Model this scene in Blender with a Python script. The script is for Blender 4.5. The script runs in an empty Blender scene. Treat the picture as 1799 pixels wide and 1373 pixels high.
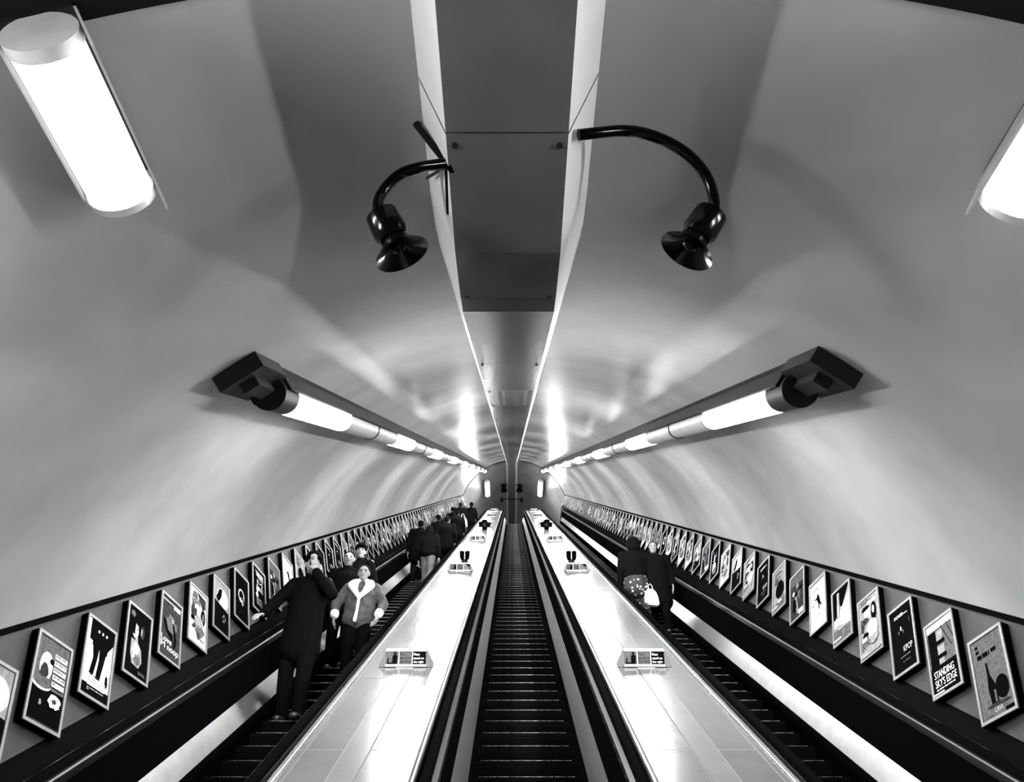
import bpy, bmesh, math, random
from mathutils import Vector, Matrix
random.seed(7)
SC = bpy.context.scene
COL = SC.collection
PI = math.pi
# ------------------------------------------------------------------ camera, world, exposure
CAM = Vector((-0.127, 0.0, 1.65))
cam_d = bpy.data.cameras.new('camera')
cam = bpy.data.objects.new('camera', cam_d); COL.objects.link(cam)
cam.location = CAM
cam.rotation_euler = (math.radians(90 + 36.7), 0, 0)
cam_d.sensor_fit = 'HORIZONTAL'; cam_d.sensor_width = 36.0
cam_d.lens = 36.0 * 1336.0 / 1799.0
cam_d.clip_end = 300
SC.camera = cam
wd = bpy.data.worlds.new('world'); SC.world = wd; wd.use_nodes = True
wd.node_tree.nodes['Background'].inputs[0].default_value = (0.0, 0.0, 0.0, 1)
wd.node_tree.nodes['Background'].inputs[1].default_value = 0.0
SC.view_settings.view_transform = 'Standard'; SC.view_settings.look = 'None'
SC.view_settings.gamma = 1.0; SC.view_settings.use_curve_mapping = False
SC.view_settings.exposure = 0.0
LAMP_POWER = 370.0
NEARK = 1.0

# ------------------------------------------------------------------ materials
def mat(name, v, rough=0.5, metal=0.0, spec=0.5, noise=0.0, nscale=6.0, bump=0.0, bscale=40.0, coat=0.0, emit=0.0):
    m = bpy.data.materials.new(name); m.use_nodes = True
    nt = m.node_tree; b = nt.nodes['Principled BSDF']
    b.inputs['Base Color'].default_value = (v, v, v, 1)
    b.inputs['Roughness'].default_value = rough
    b.inputs['Metallic'].default_value = metal
    b.inputs['Specular IOR Level'].default_value = spec
    b.inputs['Coat Weight'].default_value = coat
    if emit:
        b.inputs['Emission Color'].default_value = (1, 1, 1, 1)
        b.inputs['Emission Strength'].default_value = emit
    tc = nt.nodes.new('ShaderNodeTexCoord')
    if noise:
        n = nt.nodes.new('ShaderNodeTexNoise'); n.inputs['Scale'].default_value = nscale
        n.inputs['Detail'].default_value = 6
        nt.links.new(tc.outputs['Object'], n.inputs['Vector'])
        r = nt.nodes.new('ShaderNodeMapRange')
        r.inputs['From Min'].default_value = 0.3; r.inputs['From Max'].default_value = 0.7
        r.inputs['To Min'].default_value = v * (1 - noise); r.inputs['To Max'].default_value = min(1, v * (1 + noise))
        nt.links.new(n.outputs['Fac'], r.inputs['Value'])
        nt.links.new(r.outputs['Result'], b.inputs['Base Color'])
    if bump:
        n2 = nt.nodes.new('ShaderNodeTexNoise'); n2.inputs['Scale'].default_value = bscale
        n2.inputs['Detail'].default_value = 3
        nt.links.new(tc.outputs['Object'], n2.inputs['Vector'])
        bp = nt.nodes.new('ShaderNodeBump'); bp.inputs['Strength'].default_value = bump
        bp.inputs['Distance'].default_value = 0.01
        nt.links.new(n2.outputs['Fac'], bp.inputs['Height']); nt.links.new(bp.outputs['Normal'], b.inputs['Normal'])
    return m
M = dict(
    vault=mat('gloss_painted_vault', 0.33, 0.27, noise=0.14, nscale=1.1, bump=0.10, bscale=0.9, coat=0.0, spec=1.0),
    darkvault=mat('dark_painted_soffit', 0.004, 0.8, spec=0.1),
    duct=mat('duct_shaded_grey', 0.085, 0.22, noise=0.12, nscale=2.5, spec=0.6),  # duct underside, its lack of light darkened into the colour
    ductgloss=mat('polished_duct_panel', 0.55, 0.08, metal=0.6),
    ductlit=mat('duct_side_lit', 0.82, 0.25, noise=0.06, nscale=3),  # same duct where lamps strike it, that brightness put into the colour
    panel=mat('poster_backing_panel', 0.030, 0.5, spec=0.12, noise=0.25, nscale=5, bump=0.1),
    ledge=mat('dark_ledge', 0.003, 0.85, spec=0.0),
    deck=mat('brushed_deck_metal', 0.075, 0.22, metal=0.25, spec=0.12, noise=0.10, nscale=3, bump=0.05, bscale=60),
    plate=mat('deck_cover_plate', 0.095, 0.22, metal=0.25, spec=0.12, noise=0.06, nscale=4),
    seam=mat('deck_seam', 0.03, 0.6),
    chrome=mat('polished_moulding', 0.75, 0.16, metal=1.0),
    skirt=mat('skirt_metal', 0.20, 0.30, metal=1.0, noise=0.1, nscale=8),
    rubber=mat('handrail_rubber', 0.002, 0.9, spec=0.0),
    black=mat('black_balustrade', 0.0015, 0.85, spec=0.0),
    tread=mat('step_metal', 0.0015, 0.75, spec=0.03),
    nose=mat('step_nose_metal', 0.14, 0.4, metal=1.0, noise=0.9, nscale=14),
    floor=mat('floor_tile', 0.08, 0.5, noise=0.3, nscale=2),
    lamp=mat('lamp_diffuser', 0.9, 0.4, emit=LAMP_POWER),
    lamp_near=mat('new_lamp_diffuser', 0.9, 0.4, emit=LAMP_POWER),
    casing=mat('lamp_casing', 0.42, 0.25, noise=0.1, nscale=9),
    tray=mat('lamp_tray', 0.008, 0.6, spec=0.2),
    cap=mat('lamp_end_cap', 0.012, 0.5, spec=0.2),
    speaker=mat('speaker_black', 0.0015, 0.15, spec=0.15),
    frame=mat('poster_frame', 0.13, 0.4, noise=0.2, nscale=30),
    frameside=mat('poster_box_side', 0.0015, 0.9, spec=0.0),
    white=mat('sign_white', 0.85, 0.4),
    signgrey=mat('sign_grey', 0.10, 0.4, noise=0.2, nscale=40),
    g0=mat('print_black', 0.0025, 0.85, spec=0.0), g1=mat('print_dark', 0.025, 0.85, spec=0.0, noise=0.4, nscale=25),
    g2=mat('print_mid_dark', 0.08, 0.85, spec=0.0, noise=0.3, nscale=30), g3=mat('print_mid', 0.2, 0.85, spec=0.0, noise=0.25, nscale=30),
    g4=mat('print_light', 0.42, 0.85, spec=0.0, noise=0.2, nscale=35), g5=mat('print_white', 0.8, 0.85, spec=0.0),
    skin=mat('skin', 0.24, 0.7, spec=0.25), lips=mat('lips', 0.10, 0.5), eyes=mat('eyes', 0.02, 0.3), hair=mat('hair', 0.0015, 0.8, spec=0.04),
    coat=mat('black_cloth', 0.0022, 0.9, spec=0.02), suede=mat('suede', 0.05, 0.9, noise=0.5, nscale=14, bump=0.3),
    fleece=mat('fleece', 0.85, 0.95, bump=0.6, bscale=90), trousers=mat('dark_trousers', 0.0022, 0.9, spec=0.02),
    greycloth=mat('grey_cloth', 0.05, 0.85, noise=0.3, nscale=12), shoe=mat('shoe', 0.008, 0.4),
    bag=mat('pale_bag', 0.65, 0.7, noise=0.2, nscale=10), phone=mat('phone', 0.002, 0.9, spec=0.0),
)
def pattern_mat():
    m = bpy.data.materials.new('patterned_cloth'); m.use_nodes = True
    nt = m.node_tree; b = nt.nodes['Principled BSDF']; b.inputs['Roughness'].default_value = 0.8
    tc = nt.nodes.new('ShaderNodeTexCoord'); v = nt.nodes.new('ShaderNodeTexVoronoi'); v.inputs['Scale'].default_value = 17
    r = nt.nodes.new('ShaderNodeValToRGB'); r.color_ramp.elements[0].position = 0.22; r.color_ramp.elements[0].color = (.45,.45,.45,1)
    r.color_ramp.elements[1].position = 0.34; r.color_ramp.elements[1].color = (.002,.002,.002,1)
    nt.links.new(tc.outputs['Object'], v.inputs['Vector']); nt.links.new(v.outputs['Distance'], r.inputs['Fac'])
    nt.links.new(r.outputs['Color'], b.inputs['Base Color']); return m
M['pattern'] = pattern_mat()
def lamp_mat(key, power):
    # tube behind a reflector: the cover shines mostly away from the vault, dimly at its flanks
    m = M[key]; nt = m.node_tree; b = nt.nodes['Principled BSDF']
    g = nt.nodes.new('ShaderNodeNewGeometry'); vt = nt.nodes.new('ShaderNodeVectorTransform'); vt.vector_type = 'NORMAL'; vt.convert_from = 'WORLD'; vt.convert_to = 'OBJECT'
    sx = nt.nodes.new('ShaderNodeSeparateXYZ'); r = nt.nodes.new('ShaderNodeValToRGB')
    e = r.color_ramp.elements; e[0].position = 0.78; e[0].color = (0.008,) * 3 + (1,); e[1].position = 0.97; e[1].color = (1, 1, 1, 1)
    k = e.new(0.45); k.color = (0.0065,) * 3 + (1,)
    k = e.new(0.90); k.color = (0.5,) * 3 + (1,)
    mr = nt.nodes.new('ShaderNodeMapRange'); mr.inputs['From Min'].default_value = -1; mr.inputs['From Max'].default_value = 1
    mu = nt.nodes.new('ShaderNodeMath'); mu.operation = 'MULTIPLY'; mu.inputs[1].default_value = power
    nt.links.new(g.outputs['Normal'], vt.inputs['Vector']); nt.links.new(vt.outputs['Vector'], sx.inputs['Vector']); nt.links.new(sx.outputs['Z'], mr.inputs['Value'])
    nt.links.new(mr.outputs['Result'], r.inputs['Fac']); nt.links.new(r.outputs['Color'], mu.inputs[0]); nt.links.new(mu.outputs['Value'], b.inputs['Emission Strength'])
lamp_mat('lamp', LAMP_POWER)
lamp_mat('lamp_near', LAMP_POWER * NEARK)
SH = ['g0', 'g1', 'g2', 'g3', 'g4', 'g5']

# ------------------------------------------------------------------ helpers
C30, S30 = math.cos(PI / 6), 0.5
def W(x, u, v):            # tunnel coordinates: x across, u up the incline, v square to it
    return Vector((x, u * C30 - v * S30, CAM.z + u * S30 + v * C30))
class MB:
    def __init__(s): s.v = []; s.f = []; s.m = []
    def poly(s, pts, mi=0):
        n = len(s.v); s.v += [tuple(p) for p in pts]; s.f.append(tuple(range(n, n + len(pts)))); s.m.append(mi)
    def box(s, lo, hi, mi=0, mtx=None):
        n = len(s.v)
        for z in (lo[2], hi[2]):
            for y in (lo[1], hi[1]):
                for x in (lo[0], hi[0]):
                    p = Vector((x, y, z)); s.v.append(tuple(mtx @ p if mtx else p))
        for q in ((0, 2, 3, 1), (4, 5, 7, 6), (0, 1, 5, 4), (2, 6, 7, 3), (0, 4, 6, 2), (1, 3, 7, 5)):
            s.f.append(tuple(n + i for i in q)); s.m.append(mi)
    def loft(s, rings, closed=True, caps=True, mi=0):
        n = len(s.v); k = len(rings[0])
        for r in rings: s.v += [tuple(p) for p in r]
        for i in range(len(rings) - 1):
            for j in range(k if closed else k - 1):
                a = n + i * k + j; b = n + i * k + (j + 1) % k
                s.f.append((a, b, b + k, a + k)); s.m.append(mi)
        if caps and closed:
            s.f.append(tuple(n + j for j in reversed(range(k)))); s.m.append(mi)
            s.f.append(tuple(n + (len(rings) - 1) * k + j for j in range(k))); s.m.append(mi)
    def tube(s, pts, r, seg=12, mi=0):
        pts = [Vector(p) for p in pts]; rings = []
        up = Vector((0, 0, 1)); prev = None
        for i, p in enumerate(pts):
            t = (pts[min(i + 1, len(pts) - 1)] - pts[max(i - 1, 0)]).normalized()
            a = (prev if prev else (up if abs(t.z) < 0.9 else Vector((1, 0, 0))))
            a = (a - t * a.dot(t)).normalized(); prev = a; b = t.cross(a)
            rr = r[i] if isinstance(r, (list, tuple)) else r
            rings.append([p + (a * math.cos(2 * PI * j / seg) + b * math.sin(2 * PI * j / seg)) * rr for j in range(seg)])
        s.loft(rings, mi=mi)
    def build(s, name, mats, parent=None, smooth=False, fix=True):
        me = bpy.data.meshes.new(name); me.from_pydata(s.v, [], s.f)
        for m in (mats if isinstance(mats, (list, tuple)) else [mats]): me.materials.append(M[m] if isinstance(m, str) else m)
        me.polygons.foreach_set('material_index', s.m)
        if fix:
            b = bmesh.new(); b.from_mesh(me); bmesh.ops.recalc_face_normals(b, faces=b.faces); b.to_mesh(me); b.free()
        if smooth:
            me.polygons.foreach_set('use_smooth', [True] * len(me.polygons))
            try: me.set_sharp_from_angle(angle=math.radians(40))
            except Exception: pass
        me.update()
        o = bpy.data.objects.new(name, me); COL.objects.link(o)
        if parent: o.parent = parent
        return o
def tag(o, label=None, cat=None, group=None, kind=None):
    if label: o['label'] = label
    if cat: o['category'] = cat
    if group: o['group'] = group
    if kind: o['kind'] = kind
    return o
def empty(name, mtx=None, label=None, cat=None, group=None):
    o = bpy.data.objects.new(name, None); COL.objects.link(o); o.empty_display_size = 0.1
    if mtx is not None: o.matrix_world = mtx
    return tag(o, label, cat, group)
def copy_tree(o, parent=None):
    c = o.copy(); COL.objects.link(c)
    if parent: c.parent = parent
    for ch in list(o.children): copy_tree(ch, c)
    return c
def frame_mtx(o, x, y, z):
    m = Matrix.Identity(4)
    for i, a in enumerate((x, y, z)):
        for r in range(3): m[r][i] = a[r]
    for r in range(3): m[r][3] = o[r]
    return m
# sweep of an (x, h) outline along a path in the y-z plane, mitred at the bends
def path_normals(P):
    out = []
    for i in range(len(P)):
        ds = []
        if i > 0: ds.append((Vector(P[i]) - Vector(P[i - 1])).normalized())
        if i < len(P) - 1: ds.append((Vector(P[i + 1]) - Vector(P[i])).normalized())
        ns = [Vector((-d.y, d.x)) for d in ds]
        n = sum(ns, Vector((0, 0))).normalized(); out.append(n / n.dot(ns[0]))
    return out
def sweep(mb, prof, P, closed=True, caps=True, mi=0):
    N = path_normals(P)
    mb.loft([[Vector((x, p[0] + n.x * h, p[1] + n.y * h)) for x, h in prof] for p, n in zip(P, N)], closed, caps, mi)
def mirror(prof): return [(-x, h) for x, h in reversed(prof)]

# vault path (reference line v = 0), concave bend below, convex bend above
QL = (3.10, CAM.z + 1.79); QT = (45.17, CAM.z + 26.08)
QE0 = (QL[0] - 0.46, QL[1]); QE1 = (QL[0] + 0.46 * 0.866, QL[1] + 0.46 * 0.5)
def vpath(y0=1.42, y1=62.0, n=26):
    P = [(y0, QL[1]), (2.3, QL[1])]
    # two-step easing round the lower bend
    P[-1] = QE0; P += [QE1]
    for i in range(2, n): P.append((QL[0] + (QT[0] - QL[0]) * i / n, QL[1] + (QT[1] - QL[1]) * i / n))
    P += [QT, (y1, QT[1])]
    return P
R, AX = 3.685, -2.30           # barrel radius, axis height (v)
XT, VT = 3.44, -0.974          # ledge at the springing of the poster band
XB, VB = 3.20, -1.69           # foot of the poster band
phi = math.asin(XT / R)
# ------------------------------------------------------------------ setting: vault
def arc(r, n=96, a=phi): return [(r * math.sin(-a + 2 * a * i / n), AX + r * math.cos(-a + 2 * a * i / n)) for i in range(n + 1)]
mb = MB(); sweep(mb, arc(R), vpath(), closed=False, caps=False)
vault = tag(mb.build('ceiling', 'vault', smooth=True, fix=False), kind='structure')
mb = MB(); sweep(mb, arc(R), [(-9, QL[1]), (1.42, QL[1])], closed=False, caps=False)
sweep(mb, arc(R - 0.02), [(1.30, QL[1]), (1.42, QL[1])], closed=False, caps=False)
tag(mb.build('ceiling', 'darkvault', smooth=True, fix=False), kind='structure')
# arch trim at the upper bend
mb = MB()
an = arc(R - 0.004, 80)
ribs = [[(x, h) for x, h in an]]
Nn = Vector((-math.sin(math.radians(15)), math.cos(math.radians(15)))) / math.cos(math.radians(15))
for off, wdt in ((0.0, 0.10),):
    prof = [(x * (R - 0.05) / R, AX + (h - AX) * (R - 0.05) / R) for x, h in an]
    A_ = [Vector((x, QT[0] + Nn.x * h - 0.25 * C30, QT[1] + Nn.y * h - 0.25 * S30)) for x, h in an]
    B_ = [Vector((x, QT[0] + Nn.x * h - 0.25 * C30, QT[1] + Nn.y * h - 0.25 * S30)) for x, h in prof]
    C_ = [Vector((x, QT[0] + Nn.x * h, QT[1] + Nn.y * h)) for x, h in prof]
    mb.loft([A_, B_, C_], closed=False, caps=False)
tag(mb.build('trim_1', 'duct', smooth=True), kind='structure')
# poster band panels, ledges and lower trims
for sgn, nm in ((-1, 'left'), (1, 'right')):
    def sp(prof): return [(sgn * x, h) for x, h in prof]
    mb = MB(); sweep(mb, sp([(XT, VT), (XB, VB), (XB + 0.06, VB - 0.03), (XT + 0.1, VT)]), vpath(1.42, 62))
    tag(mb.build('wall_' + nm, 'panel'), kind='structure')
    mb = MB(); sweep(mb, sp([(XT - 0.035, VT + 0.015), (XT - 0.03, VT - 0.02), (XT + 0.06, VT - 0.02), (XT + 0.05, VT + 0.03)]), vpath(1.42, 62))
    tag(mb.build('trim_' + ('2' if sgn < 0 else '3'), 'ledge'), kind='structure')
    # side walls of the lower hall and of the upper landing
    mb = MB()
    mb.box((sgn * 3.2, -9, 0) if sgn > 0 else (-3.5, -9, 0), (3.5, 3.6, QL[1] + VB) if sgn > 0 else (-3.2, 3.6, QL[1] + VB))
    mb.box((3.3, -9, QL[1] + VB) if sgn > 0 else (-3.6, -9, QL[1] + VB), (3.6, 1.42, QL[1] + VT + .1) if sgn > 0 else (-3.3, 1.42, QL[1] + VT + .1))
    zt = CAM.z + 20.13
    mb.box((3.26, 45.0, zt) if sgn > 0 else (-3.5, 45.0, zt), (3.5, 62, QT[1] + VB + .02) if sgn > 0 else (-3.26, 62, QT[1] + VB + .02))
    tag(mb.build('wall_' + nm, 'panel'), kind='structure')
ZTOP = CAM.z + 20.13
mb = MB(); mb.box((-3.5, -9, -0.1), (3.5, 2.14, 0.0)); tag(mb.build('floor', 'floor'), kind='structure')
mb = MB(); mb.box((-3.5, 39.87, ZTOP - 0.2), (3.5, 62, ZTOP)); tag(mb.build('floor', 'floor'), kind='structure')
mb = MB(); mb.box((-3.7, 61.9, ZTOP), (3.7, 62.1, QT[1] + 1.5)); tag(mb.build('wall_far', 'panel'), kind='structure')
mb = MB(); mb.box((-3.7, -9.1, 0), (3.7, -8.9, QL[1] + 1.5)); tag(mb.build('wall_rear', 'panel'), kind='structure')

# ------------------------------------------------------------------ ceiling duct
DX = -0.147
def vref(h): return h
ductP = vpath(-4, 62, 26)
N_ = path_normals(ductP)
mb_all = []
duct = empty('ventilation_duct', Matrix.Translation((DX, 2.0, 4.5)), 'long grey boxed duct, its sloping sides toned as lit, along the crown of the vault', 'duct')
def duct_seg(P, i):
    hb, ht = 0.93, 1.40
    wb, wt = 0.253, 0.415
    mb = MB()
    sweep(mb, [(DX - wt, ht), (DX - wb, hb), (DX + wb, hb), (DX + wt, ht)], P)
    k = len(P)
    for j, f in enumerate(mb.f):      # sides take the paler tone, lamplight painted into the colour
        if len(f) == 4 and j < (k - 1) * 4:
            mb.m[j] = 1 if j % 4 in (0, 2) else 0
    o = mb.build('duct_section', ['duct' if i != 9 else 'ductgloss', 'ductlit'], None)
    # bolt heads by the joint
    o.parent = duct; o.matrix_parent_inverse = duct.matrix_world.inverted()
    for s_ in (-1, 1):
        mb = MB()
        c = Vector((DX + s_ * (wb - 0.035), P[0][0] + path_normals(P)[0].x * hb, P[0][1] + path_normals(P)[0].y * hb))
        d = (Vector((0, P[1][0], P[1][1])) - Vector((0, P[0][0], P[0][1]))).normalized()
        c = c + d * 0.05
        n = Vector((0, -d.z, d.y))
        mb.tube([c + n * 0.01, c - n * 0.012], 0.013, 8)
        b = mb.build('bolt', 'tray', o)
def on_path(u):               # point on the v=0 line by distance u up from QL
    d = Vector((C30, S30)); return (QL[0] + d.x * u, QL[1] + d.y * u)
LT = math.hypot(QT[0] - QL[0], QT[1] - QL[1])
g = 0.012
duct_seg([(-4, QL[1]), (1.87, QL[1])], 0)
duct_seg([(1.87 + g, QL[1]), QE0, (QL[0] + .05, QL[1] + .05 * .5 + .09)] , 1)
duct_seg([(QL[0] + .06, QL[1] + .06 * .5 + .095), QE1, on_path(2.44)], 1)
cuts = [2.44, 4.32, 5.88] + [5.88 + 2.2 * i for i in range(1, 20)]
cuts = [c for c in cuts if c < LT - 1.0]
for a, b in zip(cuts, cuts[1:]): duct_seg([on_path(a + g), on_path(b)], 2 if a != 4.32 else 9)
duct_seg([on_path(cuts[-1] + g), QT, (QT[0] + 1.2, QT[1])], 3)
for i in range(5): duct_seg([(QT[0] + 1.2 + g + 2.4 * i, QT[1]), (QT[0] + 1.2 + 2.4 * (i + 1), QT[1])], 4)

# ------------------------------------------------------------------ strip lamps
RL = 0.125
NEARSH = 0.33
HX, HY, HL = 2.85, 0.1, 1.0
def lamp_meshes(parent, L0, L1, first=False, pitch=5.3, near=False, crown=0):
    """local frame: +Y along the row, +Z away from the vault. lit from L0 to L1."""
    cz = 0.15
    def cyl(y0, y1, r, name, m, n=28, part=None):
        mb = MB(); rings = []
        for y in (y0, y1): rings.append([Vector((r * math.cos(2 * PI * j / n), y, cz + r * math.sin(2 * PI * j / n))) for j in range(n)])
        mb.loft(rings); return mb.build(name, m, part or parent, smooth=True)
    d = cyl(L0, L1, RL, 'diffuser', 'lamp_near' if (near and L1 < 1) else 'lamp')
    if near:
        cyl(L0 - 0.05, L0, RL + 0.006, 'end_cap', 'casing'); cyl(L1, L1 + 0.035, RL + 0.008, 'end_cap', 'casing')
        mb = MB(); mb.box((-0.145, L0 - 0.05, -0.02), (0.145, L1 + 0.03, 0.03)); mb.build('tray', 'tray', parent)
        for q in (-1, 1):
            mb = MB(); mb.box((min(q * .135, q * .145), L0 - 0.05, 0.0), (max(q * .135, q * .145), L1 + 0.03, NEARSH if q == crown else 0.15)); mb.build('shield', 'casing', parent)
        return
    if first:
        cyl(L0 - 0.36, L0, RL + 0.004, 'end_cap', 'cap')
        mb = MB(); mb.box((-0.17, L0 - 0.85, -0.04), (0.17, L0 - 0.30, 0.10)); mb.box((-0.06, L0 - 0.75, 0.1), (0.06, L0 - 0.4, 0.17)); mb.build('mounting_box', 'cap', parent)
    mid = (L1 + L0 + pitch) / 2
    cyl(L1, mid - 0.02, RL - 0.004, 'casing', 'casing'); cyl(mid + 0.02, L0 + pitch - 0.002, RL - 0.004, 'casing', 'casing')
    cyl(mid - 0.02, mid + 0.02, RL + 0.006, 'joint_ring', 'cap')
    mb = MB(); mb.box((-0.15, (L0 - 0.6) if first else L0, -0.04), (0.15, L0 + pitch, 0.045)); mb.build('tray', 'tray', parent)
    for q in (-1, 1):
        mb = MB(); mb.box((min(q * .136, q * .15), (L0 - .3) if first else L0, 0.0), (max(q * .136, q * .15), L0 + pitch, 0.20 if q == crown else 0.15)); mb.build('shield', 'tray', parent)
def lamp_frame(x, P, d):
    """frame on the vault at lateral x; P point of the v=0 line, d its direction (y, z)"""
    c = math.sqrt(R * R - x * x); n2 = Vector((-d[1], d[0]))
    h = AX + c
    o = Vector((x, P[0] + n2.x * h, P[1] + n2.y * h))
    yv = Vector((0, d[0], d[1])); nv = Vector((0, n2.x, n2.y))
    z = -(Vector((1, 0, 0)) * x + nv * c).normalized()
    return frame_mtx(o + z * 0.02, yv.cross(z), yv, z)
dI = (C30, S30); words = ['lowest', 'second', 'third', 'fourth', 'fifth']
def u_of_QL():                 # u of QL in camera-based tunnel coordinates
    return (Vector((QL[0], QL[1] - CAM.z))).dot(Vector(dI))
UQ = u_of_QL()
voff = (Vector((QL[0], QL[1] - CAM.z))).dot(Vector((-S30, C30)))   # ~0
LAMPS0 = {}
for sgn, side in ((-1, 'left'), (1, 'right')):
    x = sgn * 2.02
    proto = None; protof = None
    for i in range(9):
        u0 = (5.95 if sgn < 0 else 5.75) + 5.3 * i
        P = (CAM.y + u0 * C30, CAM.z + u0 * S30)
        fm = lamp_frame(x, P, dI)
        if i < 5: lab = f'{words[i]} strip lamp up the incline on the {side} side of the vault'
        else: lab = f'strip lamp high up the {side} row, close to the top of the incline'
        if i == 0 or proto is None:
            r = empty('strip_lamp', fm, lab, 'lamp', f'strip lamps of the {side} row')
            lamp_meshes(r, 0, 2.0 if sgn < 0 else 1.95, first=(i == 0), crown=sgn)
            if i == 1: proto = r
        else:
            r = copy_tree(proto); r.matrix_world = fm; tag(r, lab)
    # upper landing and lower hall
    fm = lamp_frame(x, (46.4, QT[1]), (1, 0))
    r = empty('strip_lamp', fm, f'{side} strip lamp on the flat vault over the upper landing', 'lamp', 'lamps over the upper landing')
    lamp_meshes(r, 0, 2.0, near=True, crown=sgn)
    xn = -1.83 if sgn < 0 else 1.99
    fm = lamp_frame(xn, (1.40 if sgn < 0 else 1.36, QL[1]), (1, 0))
    r = empty('strip_lamp', fm, f'large bright tube lamp overhead at the upper {side} of the view', 'lamp', 'overhead lamps at the foot of the shaft')
    lamp_meshes(r, 0, 0.62, near=True, crown=sgn)
    fm = lamp_frame(sgn * HX, (HY, QL[1]), (1, 0))
    r = empty('strip_lamp', fm, f'strip lamp low on the {side} side of the lower hall vault', 'lamp', 'lamps of the lower hall')
    lamp_meshes(r, 0, HL, near=True)

# ------------------------------------------------------------------ decks, escalators
ZB_, YB_ = 0.85, (0.85 + 0.405) / 0.57735
YC_, ZC_ = 40.5, 0.57735 * 40.5 - 0.4054
def dpath(y0=0.9, y1=45.5, n=24):
    P = [(y0, ZB_), (YB_, ZB_)]
    for i in range(1, n): P.append((YB_ + (YC_ - YB_) * i / n, ZB_ + (ZC_ - ZB_) * i / n))
    return P + [(YC_, ZC_), (y1, ZC_)]
VD = -1.78
# deck outline is written as (x, h above the deck plane)
for sgn, side in ((-1, 'left'), (1, 'right')):
    dk = empty('escalator_deck', Matrix.Translation((sgn * 1.14, 2.2, ZB_)), f'pale metal deck between the middle escalator and the {side} escalator', 'deck', 'decks between the escalators')
    inv = dk.matrix_world.inverted()
    def put(mb, name, m, smooth=False):
        o = mb.build(name, m, dk, smooth); o.matrix_parent_inverse = inv; return o
    mb = MB(); sweep(mb, [(sgn * 0.745, 0), (sgn * 1.535, 0), (sgn * 1.535, -0.10), (sgn * 0.745, -0.10)], dpath()); put(mb, 'deck_panel', 'deck')
    mb = MB(); sweep(mb, [(sgn * 1.07, 0.006), (sgn * 1.235, 0.006), (sgn * 1.235, -0.01), (sgn * 1.07, -0.01)], dpath()); put(mb, 'cover_plate', 'plate')
    mb = MB()
    for xs in (1.064, 1.238, 1.497): sweep(mb, [(sgn * xs, 0.0015), (sgn * (xs + .005), 0.0015), (sgn * (xs + .005), -0.005), (sgn * xs, -0.005)], dpath())
    put(mb, 'seam', 'seam')
    mb = MB()
    u = 5.3
    while u < 46:
        for a, b in ((0.75, 1.064), (1.243, 1.497)):
            mb.loft([[W(sgn * a, u, VD + .0015), W(sgn * b, u, VD + .0015), W(sgn * b, u + .008, VD + .0015), W(sgn * a, u + .008, VD + .0015)],
                     [W(sgn * a, u, VD - .004), W(sgn * b, u, VD - .004), W(sgn * b, u + .008, VD - .004), W(sgn * a, u + .008, VD - .004)]])
        u += 1.85
    put(mb, 'seam', 'seam')
    for a, b in ((0.700, 0.745), (1.535, 1.580)):
        w = b - a
        prof = [(sgn * (a + w * t), hh) for t, hh in ((0, -0.06), (0, 0.008), (0.15, 0.022), (0.5, 0.030), (0.85, 0.022), (1, 0.008), (1, -0.06))]
        mb = MB(); sweep(mb, prof, dpath()); put(mb, 'moulding', 'chrome', True)
for sgn, side in ((-1, '2'), (1, '3')):
    mb = MB(); sweep(mb, [(sgn * 3.015, -0.02), (sgn * (XB + .02), 0.085), (sgn * (XB + .1), 0.05), (sgn * 3.015, -0.12)], dpath(3.2, 45.5))
    tag(mb.build('trim_' + ('4' if sgn < 0 else '5'), 'ledge'), kind='structure')

def handrail_prof(x0, x1, h):
    c = (x0 + x1) / 2; a = (x1 - x0) / 2; out = []
    for k in range(13):
        t = PI * k / 12; out.append((c - a * math.cos(t) * (1 if abs(math.cos(t)) < .95 else 1), h - 0.035 + 0.035 * math.sin(t) ** 0.7))
    out += [(x1 - 0.004, h - 0.05), (x0 + 0.004, h - 0.05)]
    return out
PITCH = 0.378
NS = 100
VS = -2.50
step_mesh = None
def make_step(parent, u):
    """one step: riser with grooves, tread, bright nosing; origin on the nose line"""
    global step_mesh
    mtx = frame_mtx(W(0, u, VS), Vector((1, 0, 0)), Vector((0, 1, 0)), Vector((0, 0, 1)))
    if step_mesh is None:
        mb = MB(); run, rise = PITCH * C30, PITCH * S30
        mb.box((-0.47, 0.0, -0.03), (0.47, run + 0.02, -0.004), 0)
        # curved riser
        prof = [(0.0, -0.004), (0.004, -0.05), (0.018, -0.11), (0.045, -0.17), (0.07, -rise - 0.03)]
        mb.loft([[Vector((x, y, z)) for y, z in prof] for x in (-0.47, 0.47)], closed=False, caps=False)
        n = 34
        for k in range(n):
            x0 = -0.46 + 0.92 * k / n
            mb.box((x0, -0.004, -0.030), (x0 + 0.92 / n * 0.5, 0.03, 0.0), 0)
            mb.loft([[Vector((xx, y - 0.006, z)) for y, z in prof[1:]] for xx in (x0, x0 + 0.92 / n * 0.5)], closed=False, caps=False)
        rnd = random.Random(3)
        x0 = -0.41
        while x0 < 0.38:
            w_ = rnd.uniform(0.05, 0.16); mb.box((x0, -0.009, -0.005), (min(x0 + w_, 0.41), 0.004, 0.002), 1); x0 += w_ + rnd.choice((0.0, 0.004, 0.010))
        o = mb.build('step', ['tread', 'nose'], None, fix=True); step_mesh = o.data
    else:
        o = bpy.data.objects.new('step', step_mesh); COL.objects.link(o)
    return o, mtx
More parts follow.
